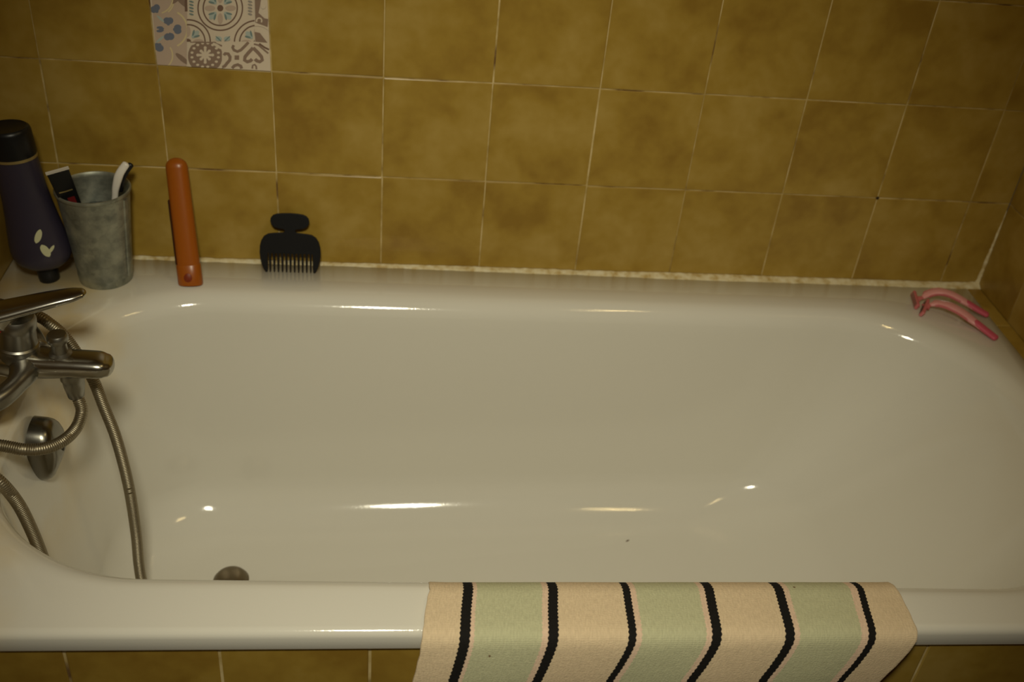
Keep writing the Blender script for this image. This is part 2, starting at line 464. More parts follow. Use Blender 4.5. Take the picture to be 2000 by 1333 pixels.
# lower middle: dark medallion with a pale snowflake
poly([(640, 545), (1085, 545), (1085, 905), (640, 905)], 'cream', BM, layer[0]+1); layer[0] += 2
ellipse(865, 735, 225, 235, 'taupe', BM)
for k in range(16):
    a = 2*PI*k/16+.2
    ellipse(865+175*math.cos(a), 720+160*math.sin(a), 20, 16, 'cream', BM)
for k in range(8):
    a = 2*PI*k/8; l = 118 if k % 2 == 0 else 92
    leaf(865, 720, 865+l*math.cos(a), 720+l*math.sin(a), 17, 'cream', BM)
    ellipse(865+l*.82*math.cos(a), 720+l*.82*math.sin(a), 20, 20, 'cream', BM)
stroke([(670, 545), (960, 552), (1085, 600)], 22, 'taupe', BM)
leaf(965, 560, 1085, 640, 20, 'cream', BM); leaf(660, 590, 740, 560, 12, 'cream', BM)
# lower right: brown scrolls, spade and square
poly([(1085, 545), (1760, 545), (1760, 960), (1085, 960)], 'cream', BR, layer[0]+1); layer[0] += 2
poly([(1248, 725), (1308, 725), (1308, 785), (1248, 785)], 'taupe', BR)
stroke([(1490, 625), (1430, 690), (1385, 745), (1378, 790), (1415, 812), (1455, 800), (1478, 775)], 46, 'taupe', BR)
stroke([(1490, 625), (1555, 690), (1600, 745), (1612, 790), (1578, 812), (1540, 800), (1515, 775)], 46, 'taupe', BR)
stroke([(1238, 590), (1222, 620), (1240, 655), (1285, 675), (1330, 655), (1395, 590), (1430, 550)], 38, 'taupe', BR)
stroke([(1110, 725), (1125, 700), (1165, 705), (1190, 745), (1185, 790), (1150, 830), (1120, 870), (1080, 890)], 42, 'taupe', BR)
stroke([(1215, 900), (1245, 865), (1290, 850), (1330, 870), (1340, 905)], 42, 'taupe', BR)
stroke([(1480, 905), (1485, 860), (1510, 850), (1530, 870), (1535, 915)], 24, 'taupe', BR)
stroke([(1500, 575), (1560, 590), (1620, 640), (1690, 700)], 24, 'taupe', BR)
stroke([(1570, 570), (1640, 620), (1700, 650)], 24, 'brown', (1510, 560, 1760, 700))
# right strip: brown blocks with cream shapes
poly([(1510, 415), (1580, 430), (1680, 560), (1520, 545)], 'taupe', (1510, 400, 1760, 600))
poly([(1510, -60), (1600, -60), (1585, 60), (1560, 170), (1640, 240), (1690, 250), (1680, 350), (1520, 290)], 'taupe', BT)
for k in range(4): ellipse(1625, 60-k*170, 40, 62, 'cream', BT)
arc(1570, 270, 34, 18, 'cream', BT, 150, 400, 20)
arc(1540, 560, 232, 24, 'cream', (1510, 300, 1700, 545), 230, 330)
o = pmb.build('patterned_tile', [PT[k] for k in PK], smooth=False, weld=False)
tag(o, 'beige patchwork tile printed with flowers, rings and scrolls, set among the mustard wall tiles', 'tile')

# ------------------------------------------------------------------ bathtub
NC, NX, NY = 26, 44, 16
def ring(x0, x1, y0, y1, rL, rR, zf, rF=None, skew=0.):
    """rounded rectangle; rL radius of both left corners, rR of both right ones"""
    pts = []
    def corner(cx, cy, r, a0):
        for k in range(NC): 
            a = math.radians(a0+90*k/(NC-1)); pts.append((cx+r*math.cos(a), cy+r*math.sin(a)))
    def side(p, q, n):
        for k in range(1, n): pts.append((p[0]+(q[0]-p[0])*k/n, p[1]+(q[1]-p[1])*k/n))
    corner(x1-rR, y1-rR, rR, 0); side((x1-rR, y1), (x0+rL, y1), NX)
    corner(x0+rL, y1-rL, rL, 90); side((x0, y1-rL), (x0, y0+(rF or rL)), NY)
    rF = rF or rL
    corner(x0+rF, y0+rF, rF, 180); side((x0+rF, y0), (x1-rR, y0), NX)
    corner(x1-rR, y0+rR, rR, 270); side((x1, y0+rR), (x1, y1-rR), NY)
    def sk(x, y):     # the front lip runs very slightly out of parallel with the outer edge
        q = min(1, max(0, (-.30-y)/.30)); return y+skew*q*(1-min(max(x, 0), 1.25)/1.25)
    return [Vector((x, sk(x, y), zf(x, y) if callable(zf) else zf)) for x, y in pts]
OX0, OX1, OY0, OY1 = XL+.0006, 1.390, -.700, -.0006
LX0, LX1, LY0, LY1 = .004, 1.362, -.658, -.078        # where the flat rim starts to roll over
LR = .030                                            # lip roll
SHX = .205
rows = []
rows.append(ring(OX0+.004, OX1-.004, OY0+.006, OY1-.004, .006, .006, .532))
rows.append(ring(OX0, OX1, OY0+.0012, OY1, .008, .008, .5335))
rows.append(ring(OX0, OX1, OY0, OY1, .008, .008, .536))
for q in (0, 22, 45, 68, 90):
    a = math.radians(q); r_ = .009
    rows.append(ring(OX0, OX1, OY0+r_*(1-math.cos(a)), OY1, .008, .008, ZRIM-r_+r_*math.sin(a)))
RF = .008; SK = .019
rows.append(ring(LX0-.003, LX1+.003, LY0-.003, LY1+.003, SHX+.003, SHX+.01, ZRIM, SHX+RF+.003, SK))
for q in range(0, 81, 8):
    a = math.radians(q); i = LR*math.sin(a); zz = ZRIM-LR*(1-math.cos(a))
    rows.append(ring(LX0+i*.8, LX1-i*.8, LY0+i*.9, LY1-i, SHX-i*.25, SHX+.01-i*.2, zz, SHX+RF-i*.25, SK))
ztop = ZRIM-LR*(1-math.cos(math.radians(80))); it = LR*math.sin(math.radians(80))
ZF = .168; H = ztop-ZF
Nw = 34
def floor_slope(x): return .036*(min(max(x, .1), 1.1)-.15)/.9
for k in range(1, Nw+1):
    # depth parameter concentrates rings near the floor
    t = 1-(1-k/Nw)**1.0
    d = t if k < 20 else t
    th = (k/Nw)
    # first part straight, last part elliptical fillet
    f0 = .80
    if th < .5: dep = th/.5*f0; fil = 0.
    else:
        ph = (th-.5)/.5*PI/2
        dep = f0+(1-f0)*math.sin(ph); fil = 1-math.cos(ph)
    zz = ztop-H*dep
    sh = dep
    x0 = LX0+it*.8+.055*sh+.090*fil
    x1 = LX1-it*.8-.190*sh-.065*sh*sh-.125*fil
    y0 = LY0+it*.9+.035*sh+.085*fil
    y1 = LY1-it-.030*sh-.080*fil
    rL = SHX-it*.25-.075*sh-.030*fil; rR = SHX+.01-it*.2-.125*sh-.035*fil
    g = dep**2
    rows.append(ring(x0, x1, y0, y1, rL, rR, lambda x, y, zz=zz, g=g: zz+floor_slope(x)*g, rL+RF*(1-sh), SK))
last = rows[-1]; DC = Vector((.240, -.278))
cxm = DC
for k in range(1, 9):
    s_ = 1-k/8*.985
    rows.append([Vector((cxm.x+(p.x-cxm.x)*s_, cxm.y+(p.y-cxm.y)*s_, 0)) for p in last])
    for p in rows[-1]:
        p.z = ZF+floor_slope(p.x)-.004*(1-s_)
mb = MB(); mb.grid(rows, closed_u=True); mb.cap(rows[-1])
TUB_BVH = BVHTree.FromPolygons(mb.v, mb.f)
tub = empty('bathtub', (.66, -.35, 0))
def part(mb, name, mats, parent, **kw):
    o = mb.build(name, mats, None, **kw)
    o.parent = parent; o.matrix_parent_inverse = Matrix.Translation(-parent.location)
    return o
part(mb, 'basin', [M['enamel']], tub, angle=180)
tag(tub, 'white enamel bathtub with a rounded basin along the tiled wall', 'bathtub')
# drain plug
zd = ZF+floor_slope(DC.x)-.0015
mb = MB()
mb.lathe([(0, .0105), (.010, .0100), (.018, .0082), (.0225, .0045), (.0240, .0010), (.0262, -.001), (.0264, -.004)], Matrix.Translation((DC.x, DC.y, zd)), 40)
o = part(mb, 'drain_plug', [M['dark_metal']], tub); o['label'] = 'round dark metal drain plug'
# overflow cover on the tap end of the basin
OV = Matrix.Translation((.0385, -.350, .487)) @ Matrix.Rotation(math.radians(7), 4, 'Y')
mb = MB(); rws = []
for r_, h in ((1.0, -.010), (1.0, .004), (.97, .0105), (.90, .015), (.78, .0188), (.55, .0220), (.30, .0235), (.02, .024)):
    rg = []
    for k in range(48):
        a = 2*PI*k/48; ca, sa = math.cos(a), math.sin(a)
        w = .0310*math.copysign(abs(ca)**.85, ca); hh = .0430*math.copysign(abs(sa)**.9, sa)
        rg.append(OV @ Vector((h+(.004*(1-(hh/.0430)**2) if h > .003 else 0), w*r_, hh*r_)))
    rws.append(rg)
mb.grid(rws, closed_u=True); mb.cap(rws[-1])
o = part(mb, 'overflow_cover', [M['overflow']], tub); o['label'] = 'oval chrome overflow cover'
mb = MB()
for k in range(4):
    sweep(mb, [OV @ Vector((.0185, -.013+.0075*k, -.0275+.0008*k)), OV @ Vector((.0185, -.0088+.0075*k, -.0275+.0008*k))], [(.0009, .0009)]*2, n=8, round_ends=.0008)
part(mb, 'overflow_slot', [M['dark_metal']], tub)

# ------------------------------------------------------------------ mixer tap (single lever, wall mounted)
tap = empty('mixer_tap', (XL, -.36, .62))
C0 = Vector((.045, -.362, .640))
mb = MB()
sweep(mb, spline([(.018, -.352, .632), (.045, -.361, .632), (.072, -.365, .632), (.100, -.3665, .6325), (.128, -.366, .6315), (.139, -.365, .6300)], 6),
      [lerp_table([(0, .026, .019), (.3, .021, .016), (.6, .0185, .0135), (.85, .0185, .0125), (1, .0165, .0105)], k/30) for k in range(31)], n=28, e=2.8, round_ends=.010)
o = part(mb, 'spout', [M['chrome']], tap)
mb = MB()   # body with the two arms towards the wall unions
sweep(mb, spline([(.052, -.372, .632), (.053, -.392, .631), (.047, -.412, .628), (.034, -.430, .625), (.008, -.440, .622)], 6),
      [lerp_table([(0, .019, .0150), (.4, .0108, .0110), (1, .0125, .0125)], k/24) for k in range(25)], n=24, e=2.5, round_ends=.006)
sweep(mb, spline([(.050, -.345, .632), (.036, -.315, .632), (.010, -.282, .628), (-.010, -.272, .622)], 6),
      [lerp_table([(0, .021, .017), (.4, .0165, .015), (1, .016, .016)], k/18) for k in range(19)], n=24, e=2.4, round_ends=.006)
mb.lathe([(0, -.022), (.018, -.021), (.0235, -.014), (.0245, .002), (.0235, .016), (.0215, .022), (0, .022)], Matrix.Translation((.042, -.358, .634)), 40)
part(mb, 'tap_body', [M['chrome_dull']], tap)
for y in (-.440, -.272):
    mb = MB(); RXm = Matrix.Translation((XL, y, .622)) @ Matrix.Rotation(PI/2, 4, 'Y')
    mb.lathe([(0, .0002), (.033, .0002), (.033, .004), (.028, .013), (.016, .018), (.013, .020), (.013, .045), (.0185, .046), (.0195, .049), (.0195, .068), (.0175, .074), (.0130, .0745), (.013, .085), (0, .085)], RXm, 36)
    part(mb, 'wall_union', [M['chrome']], tap)
mb = MB()
CR = Matrix.Translation((.043, -.359, .650)) @ Matrix.Rotation(math.radians(6), 4, 'Y')
mb.lathe([(0, -.004), (.0225, -.004), (.0225, .004), (.0205, .006), (.0200, .024), (.0215, .028), (.0215, .038), (.0190, .043), (0, .045)], CR, 40)
part(mb, 'cartridge_housing', [M['chrome_dull']], tap)
mb = MB()
lp = spline([(-.012, -.374, .6930), (.020, -.368, .6990), (.055, -.360, .7055), (.092, -.351, .7125), (.117, -.344, .7155)], 6)
sweep(mb, lp, [lerp_table([(0, .019, .007), (.3, .0200, .0085), (.6, .0165, .0075), (.9, .0125, .0055), (1, .0095, .0045)], k/24) for k in range(25)], n=28, e=2.2, round_ends=.007)
mb.lathe([(0, -.014), (.0190, -.014), (.0200, -.006), (.0190, .003), (.012, .008), (0, .009)], Matrix.Translation((.033, -.362, .7005)), 36)
part(mb, 'lever', [M['chrome']], tap)
mb = MB()
mb.lathe([(0, .0016), (.0045, .0012), (.0056, 0), (.0056, -.003)], Matrix.Translation((.0290, -.3760, .6840)) @ Vector((-.62, -.78, .1)).to_track_quat('Z', 'Y').to_matrix().to_4x4(), 18)
o = part(mb, 'hot_marker', [M['red_dot']], tap); o['label'] = 'small red marker'
mb = MB()
mb.lathe([(0, -.004), (.0135, -.004), (.0130, .001), (.0090, .003), (.0085, .014), (.0088, .016), (.0112, .0175), (.0118, .020), (.0118, .0245), (.0100, .0275), (0, .0285)],
         Matrix.Translation((.0905, -.3650, .6455)), 36)
part(mb, 'diverter_knob', [M['chrome_dull']], tap)
mb = MB()
mb.lathe([(0, .006), (.0140, .006), (.0140, -.004), (.0125, -.006), (.0120, -.014), (.0095, -.030), (.0085, -.031), (0, -.031)], Matrix.Translation((.1010, -.3700, .6180)), 36)
part(mb, 'hose_outlet', [M['chrome_dull']], tap)
tag(tap, 'limescaled chrome single-lever mixer tap reaching over the left end of the bathtub', 'tap')

# ------------------------------------------------------------------ shower hose, one ribbed steel tube
hp = [(.1010, -.3700, .594), (.1040, -.373, .584), (.1075, -.380, .572), (.1035, -.395, .560), (.095, -.4165, .5585), (.080, -.4340, .561),
      (.0607, -.4428, .566), (.0358, -.4470, .575), (.0182, -.4570, .581), (.0150, -.4740, .583), (.0290, -.4895, .580), (.0492, -.4958, .565),
      (.0615, -.4936, .530), (.0688, -.4925, .485), (.0738, -.4930, .440), (.0790, -.4930, .400), (.090, -.490, .330), (.108, -.486, .255),
      (.140, -.478, .205), (.185, -.465, .1830), (.230, -.448, .1815), (.250, -.425, .1810), (.240, -.398, .1815), (.200, -.382, .1840), (.165, -.376, .196),
      (.148, -.371, .220), (.139, -.365, .255), (.1366, -.3590, .290), (.1367, -.3500, .340), (.1357, -.3450, .420), (.1274, -.3354, .490), (.1163, -.3270, .535),
      (.1055, -.3190, .575), (.0910, -.3110, .603), (.0755, -.3043, .628), (.0609, -.3030, .645), (.0494, -.3000, .652), (.0248, -.2930, .658), (-.0019, -.2900, .664), (-.030, -.292, .685),
      (-.050, -.298, .740), (-.052, -.300, .80), (-.052, -.300, .86)]
path = spline(hp, 22)
def hose(path, r, pitch):
    mb = MB(); rows = []; n = 14
    # resample
    acc = [0.]
    for a, c in zip(path, path[1:]): acc.append(acc[-1]+(c-a).length)
    tot = acc[-1]; step = pitch/3; m_ = int(tot/step); j = 0; prev = None; side = None
    pts = []
    for i in range(m_+1):
        d = i*step
        while j < len(acc)-2 and acc[j+1] < d: j += 1
        q = (d-acc[j])/max(1e-9, acc[j+1]-acc[j]); pts.append(path[j].lerp(path[j+1], min(1, q)))
    for i, p in enumerate(pts):
        t = (pts[min(i+1, len(pts)-1)]-pts[max(i-1, 0)]).normalized()
        if side is None: side = t.orthogonal().normalized()
        side = (side-t*side.dot(t)).normalized(); u = t.cross(side)
        rr = r*(1.0 if i % 3 else .90)
        rows.append([p+side*rr*math.cos(2*PI*k/n)+u*rr*math.sin(2*PI*k/n) for k in range(n)])
    mb.grid(rows, closed_u=True); mb.cap(rows[0]); mb.cap(rows[-1]); return mb
o = hose(path, .0072, .0024).build('shower_hose', [M['steel_hose']], angle=80)
tag(o, 'ribbed metal shower hose looping from the mixer tap down into the bathtub', 'hose')
# wall holder that carries the upper end of the hose, with the hand shower in it
hold = empty('hand_shower', (XL, -.30, .90))
mb = MB(); mb.lathe([(0, 0), (.010, 0), (.012, .030), (.013, .16), (.018, .19)], Matrix.Translation((-.052, -.300, .858)), 24)
part(mb, 'handle', [M['chrome']], hold)
mb = MB(); mb.lathe([(0, 0), (.036, .002), (.038, .012), (.025, .026), (0, .032)], Matrix.Translation((-.030, -.300, 1.055)) @ Matrix.Rotation(math.radians(115), 4, 'Y'), 32)
part(mb, 'shower_head', [M['chrome']], hold)
tag(hold, 'chrome hand shower in its holder on the left wall above the mixer tap', 'hand shower')
mb = MB(); mb.lathe([(0, .0002), (.022, .0002), (.022, .006), (.012, .010), (.012, .018)], Matrix.Translation((XL, -.300, .93)) @ Matrix.Rotation(PI/2, 4, 'Y'), 24)
mb.lathe([(.0135, -.012), (.017, -.012), (.018, .012), (.0145, .012)], Matrix.Translation((-.052, -.300, .93)), 24)
o = mb.build('shower_holder', [M['chrome_dull']]); tag(o, 'small chrome wall bracket on the left wall carrying the hand shower', 'bracket')

# ------------------------------------------------------------------ bottle standing on its cap
bt = empty('shampoo_bottle', (-.0150, -.0690, ZRIM))
BX = Matrix.Translation((-.0150, -.0690, ZRIM)) @ Matrix.Rotation(math.radians(-4.0), 4, 'Y') @ Matrix.Rotation(math.radians(1.5), 4, 'X')
body = [(.010, .020), (.0175, .0225), (.027, .0270), (.0355, .0345), (.0395, .043), (.0405, .052), (.0395, .066), (.0370, .085), (.0340, .106), (.0315, .128), (.0300, .150), (.0295, .175), (.0290, .190), (.0287, .1925), (0, .1925)]
mb = MB(); mb.lathe(body, BX @ Matrix.Diagonal((1, .80, 1, 1)), 56)
part(mb, 'bottle_body', [M['bottle_body']], bt, angle=60)
mb = MB(); mb.lathe([(0, .0003), (.0128, .0003), (.0138, .0012), (.0142, .006), (.0140, .021), (.0130, .0235), (0, .0235)], BX, 40)
part(mb, 'spout_cap', [M['black_plastic']], bt)
mb = MB(); mb.lathe([(0, .196), (.0296, .196), (.0302, .199), (.0302, .2285), (.0290, .2325), (.0262, .2345), (.0225, .2335), (0, .2325)], BX @ Matrix.Diagonal((1, .84, 1, 1)), 56)
part(mb, 'base_cap', [M['black_plastic']], bt)
mb = MB(); mb.lathe([(.0280, .1915), (.0297, .1920), (.0297, .1962), (.0280, .1966)], BX @ Matrix.Diagonal((1, .83, 1, 1)), 56)
o = part(mb, 'band', [M['gold']], bt); o['label'] = 'thin gold band'
def surf(phi, z, off=.0005):
    r_ = 0
    tab = [(b_[1], b_[0]) for b_ in body[:-1]]
    r_ = lerp_table(tab, z)[0]+off
    return BX @ Vector((r_*math.cos(phi), r_*.80*math.sin(phi), z))
mb = MB()
for (ph, z, l, w, tl) in ((-1.22, .0865, .0105, .0040, .5), (-1.13, .0640, .0100, .0048, -.25), (-.93, .0640, .0070, .0022, .8)):
    rows = []
    for i in range(9):
        t = -1+2*i/8; hw = w*math.sqrt(max(.02, 1-t*t)); rows.append([])
        for j in range(5):
            s_ = -1+2*j/4
            a_ = (hw*s_*math.cos(tl)+l*t*math.sin(tl)); z_ = (l*t*math.cos(tl)-hw*s_*math.sin(tl))
            rows[-1].append(surf(ph+a_/.036, z+z_))
    mb.grid(rows)
o = part(mb, 'leaf_print', [M['leaf_print']], bt); o['label'] = 'pale leaf-shaped print'
tag(bt, 'dark violet shampoo bottle with black ends and gold band standing in the left corner', 'bottle')

# ------------------------------------------------------------------ zinc cup, tube and toothbrush
cup = empty('zinc_cup', (.0602, -.0580, ZRIM))
CX = Matrix.Translation((.0602, -.0580, ZRIM))
mb = MB()
mb.lathe([(0, .004), (.0345, .004), (.0350, .0005), (.0365, .0003), (.0368, .003), (.0375, .010), (.0378, .0125), (.0372, .0145), (.0400, .050), (.0445, .100),
          (.0478, .1375), (.0495, .1385), (.0500, .1405), (.0495, .1425), (.0478, .1432), (.0466, .1420), (.0458, .1370), (.0425, .100),
          (.0418, .0985), (.0424, .097), (.0414, .0955), (.0420, .094), (.0410, .0925), (.0372, .045), (.0350, .012), (0, .010)], CX, 72)
part(mb, 'cup_body', [M['zinc']], cup, angle=50)
mb = MB(); rws = []
for i in range(9):
    z = .012+.122*i/8; r_ = .0376+(.0472-.0376)*((z-.012)/.122)
    rws.append([CX @ Vector(((r_+h)*math.cos(a), (r_+h)*math.sin(a), z)) for a, h in ((-.42, .0), (-.38, .0016), (-.26, .0018), (-.22, 0))])
mb.grid(rws)
o = part(mb, 'seam', [M['zinc']], cup)
tag(cup, 'dull galvanised zinc cup standing beside the dark bottle on the bath rim', 'cup')

tt = empty('toothpaste_tube', (.052, -.062, ZRIM+.012))
mb = MB(); rows = []
A = Vector((.0480, -.0560, .585)); Bp = Vector((.0315, -.0975, .744))
ax = (Bp-A).normalized(); wv = Vector((.86, .28, .42)); wv = (wv-ax*wv.dot(ax)).normalized(); nv = ax.cross(wv)
Ln = (Bp-A).length
for i in range(13):
    t = i/12; w = .0085+.0055*t; h = .0075*(1-t)+.0009
    c = A+ax*Ln*t
    rows.append([c+wv*w*math.cos(2*PI*k/24)+nv*h*math.sin(2*PI*k/24) for k in range(24)])
mb.grid(rows, closed_u=True); mb.cap(rows[0]); mb.cap(rows[-1])
part(mb, 'tube_body', [M['black_plastic']], tt)
mb = MB()
c = Bp
mb.add([c+wv*a*.0148+nv*b_*.0010+ax*d for d in (-.001, .0035) for a, b_ in ((-1, -1), (1, -1), (1, 1), (-1, 1))],
       [(0, 3, 2, 1), (4, 5, 6, 7), (0, 1, 5, 4), (1, 2, 6, 5), (2, 3, 7, 6), (3, 0, 4, 7)])
o = part(mb, 'crimped_end', [M['tube_white']], tt, smooth=False, bevel=.0004); o['label'] = 'pale crimped end'
mb = MB()
for t0, t1, hw in ((.60, .74, .0055),):
    for sgn in (1, -1):
        vs = []
        for t in (t0, t1):
            h = .0075*(1-t)+.0009
            for a in (-.2, .85): vs.append(A+ax*Ln*t+wv*hw*1.6*a+nv*sgn*(h*math.sqrt(max(0, 1-(hw*1.6*a/(.0085+.0055*t))**2))+.0006))
        mb.add(vs, [(0, 1, 3, 2)])
o = part(mb, 'red_print', [M['dark_red']], tt, smooth=False); o['label'] = 'dark red printed patch'
mb = MB()
t = .80; h = .0075*(1-t)+.0009
for sgn in (1, -1):
    mb.add([A+ax*Ln*(t+q)+wv*.0125*a+nv*sgn*(h*(1-.55*a*a)+.0007) for q in (0, .012) for a in (-.7, 0, .7)], [(0, 1, 4, 3), (1, 2, 5, 4)])
part(mb, 'gold_print', [M['gold']], tt, smooth=False)
tag(tt, 'small black cosmetic tube with a pale crimped end leaning in the zinc cup', 'tube')

tb = empty('toothbrush', (.070, -.066, ZRIM+.012))
mb = MB()
hp2 = spline([(.0640, -.0560, .576), (.0780, -.0600, .640), (.0890, -.0640, .688), (.0930, -.0650, .707), (.1000, -.0645, .727), (.1090, -.0600, .740)], 7)
sweep(mb, hp2, [lerp_table([(0, .0035, .003), (.5, .0042, .0035), (.75, .0058, .0038), (1, .0050, .0034)], k/(len(hp2)-1)) for k in range(len(hp2))], up=(0, -1, .4), n=18, e=2.4, round_ends=.003)
part(mb, 'handle', [M['white_plastic']], tb)
mb = MB(); hp3 = [p+Vector((.0052, .0026, -.0020)) for p in hp2[20:]]
sweep(mb, hp3, [(.0042, .0030)]*len(hp3), up=(0, -1, .4), n=14, round_ends=.003)
o = part(mb, 'grip', [M['black_plastic']], tb); o['label'] = 'black rubber grip along the back'
tag(tb, 'white curved toothbrush handle sticking out of the zinc cup', 'toothbrush')

# ------------------------------------------------------------------ orange case leaning on the wall
oc = empty('toothbrush_case', (.180, -.076, ZRIM))
A = Vector((.1800, -.0705, .5615)); Bp = Vector((.1655, -.0165, .7180))
ax = (Bp-A).normalized(); up = Vector((0, -1, 0)); up = (up-ax*up.dot(ax)).normalized()
mb = MB(); n_ = 22; pts = [A.lerp(Bp, i/n_) for i in range(n_+1)]
secs = [lerp_table([(0, .0150, .0100), (.06, .0165, .0115), (.35, .0158, .0115), (1, .0150, .0110)], i/n_) for i in range(n_+1)]
sweep(mb, pts, secs, up=tuple(up), n=32, e=2.3, round_ends=.0)
# rounded top
def dome(mb, c, t, upv, w, h, ln, n=32, e=2.3):
    side = t.cross(upv).normalized(); u2 = side.cross(t).normalized(); rows = []
    for q in range(0, 91, 10):
        a = math.radians(min(q, 88)); rows.append([c+t*ln*math.sin(a)+side*w*math.cos(a)*math.copysign(abs(math.cos(2*PI*k/n))**(2/e), math.cos(2*PI*k/n))
            + u2*h*math.cos(a)*math.copysign(abs(math.sin(2*PI*k/n))**(2/e), math.sin(2*PI*k/n)) for k in range(n)])
    mb.grid(rows, closed_u=True); mb.cap(rows[-1])
dome(mb, Bp, ax, up, .0150, .0110, .013)
part(mb, 'case_body', [M['orange']], oc)
# lower end: sleeve cut obliquely with a hollow
mb = MB(); side = ax.cross(up).normalized()
rowsO = []; nn = 32
for i, (d, sc_) in enumerate(((.028, 1.02), (.027, 1.07), (.0, 1.09), (-.002, 1.06), (-.002, .90), (.004, .86))):
    rg = []
    for k in range(nn):
        a = 2*PI*k/nn; ca, sa = math.cos(a), math.sin(a)
        cut = (-.0075*sa*.0 + (.006 if i < 6 else 0)*0)
        q = A+ax*(d+(0 if i < 2 else -.0008*ca))+side*.0160*sc_*math.copysign(abs(ca)**.87, ca)+up*.0115*sc_*math.copysign(abs(sa)**.87, sa)
        q.z = max(q.z, ZRIM+.0002)
        rg.append(q)
    rowsO.append(rg)
mb.grid(rowsO, closed_u=True)
part(mb, 'case_cap', [M['orange']], oc)
mb = MB()
mb.lathe([(0, .0008), (.0045, .0006), (.0058, -.0004)], Matrix.Translation(A+ax*.010+up*.0124) @ up.to_track_quat('Z', 'Y').to_matrix().to_4x4() @ Matrix.Diagonal((1, 1.25, 1, 1)), 24)  # raised dark disc, paints the shade inside the cut-out
part(mb, 'thumb_notch_shade', [M['orange_dark']], oc)
mb = MB()
dk = [A.lerp(Bp, t)+side*(-.0152)+up*.0030 for t in (.18, .30, .45, .60, .72)]  # dark strip laid along the left edge of the case
sweep(mb, spline(dk, 5), [(.0016, .0055)]*21, up=tuple(up), n=12, round_ends=.002)
o = part(mb, 'dark_stripe', [mat('dark_brown_edge', (.05, .018, .008, 1), .4)[0]], oc); o['label'] = 'dark stripe along the left edge'
tag(oc, 'translucent orange toothbrush case leaning upright against the wall tiles', 'case')

# ------------------------------------------------------------------ black comb leaning on the wall
cb = empty('hair_comb', (.318, -.030, ZRIM))
KX = Matrix.Translation((.3178, -.0310, ZRIM+.0004)) @ Matrix.Rotation(math.radians(-13), 4, 'X')
# outline in the comb's own plane (x, height)
TH = .0032
def plate(mb, outline, th=TH, X=KX):
    n = len(outline)
    f = [X @ Vector((x, -th/2, z)) for x, z in outline]; k_ = [X @ Vector((x, th/2, z)) for x, z in outline]
    mb.add(f+k_, [tuple(range(n)), tuple(range(2*n-1, n-1, -1))]+[(i, n+i, n+(i+1) % n, (i+1) % n) for i in range(n)])
mb = MB()
HB = .0290; q_ = 1.016e-4
def cp(cx, cy): return ((cx-635)*q_, (1060-cy)*1.03e-4)
half = [cp(970, 1060), cp(962, 1050), cp(958, 1000), cp(954, 775)]
right = [cp(x, y) for x, y in ((990, 1060), (1012, 1030), (1040, 960), (1062, 870), (1072, 770), (1066, 670), (1045, 590), (1005, 525), (945, 487), (870, 475), (780, 468), (725, 462), (712, 448), (712, 425), (735, 412))]
top = [cp(x, y) for x, y in ((800, 405), (860, 385), (895, 350), (912, 300), (902, 250), (870, 212), (820, 192), (740, 182), (635, 177))]
def mir(pts): return [(-x, z) for x, z in pts]
outl = mir(half)+half[::-1]+right+top+mir(top[:-1])[::-1]+mir(right)[::-1]
mb2 = MB(); plate(mb2, outl)
part(mb2, 'comb_body', [M['comb_black']], cb, smooth=False, bevel=.0007)
for k in range(11):
    x = -.0295+.0059*k
    mb = MB()
    vs = [KX @ Vector((x+a*w, b_*t, z)) for z, w, t in ((.0002, .0008, .0006), (.004, .0012, .0010), (.0302, .0017, .0014)) for a, b_ in ((-1, -1), (1, -1), (1, 1), (-1, 1))]
    fs = [(0, 3, 2, 1), (8, 9, 10, 11)]
    for q in (0, 4):
        for i in range(4): fs.append((q+i, q+(i+1) % 4, q+4+(i+1) % 4, q+4+i))
    mb.add(vs, fs); part(mb, 'tooth', [M['comb_black']], cb, smooth=False)
tag(cb, 'black short-handled styling comb standing on its teeth against the wall', 'comb')

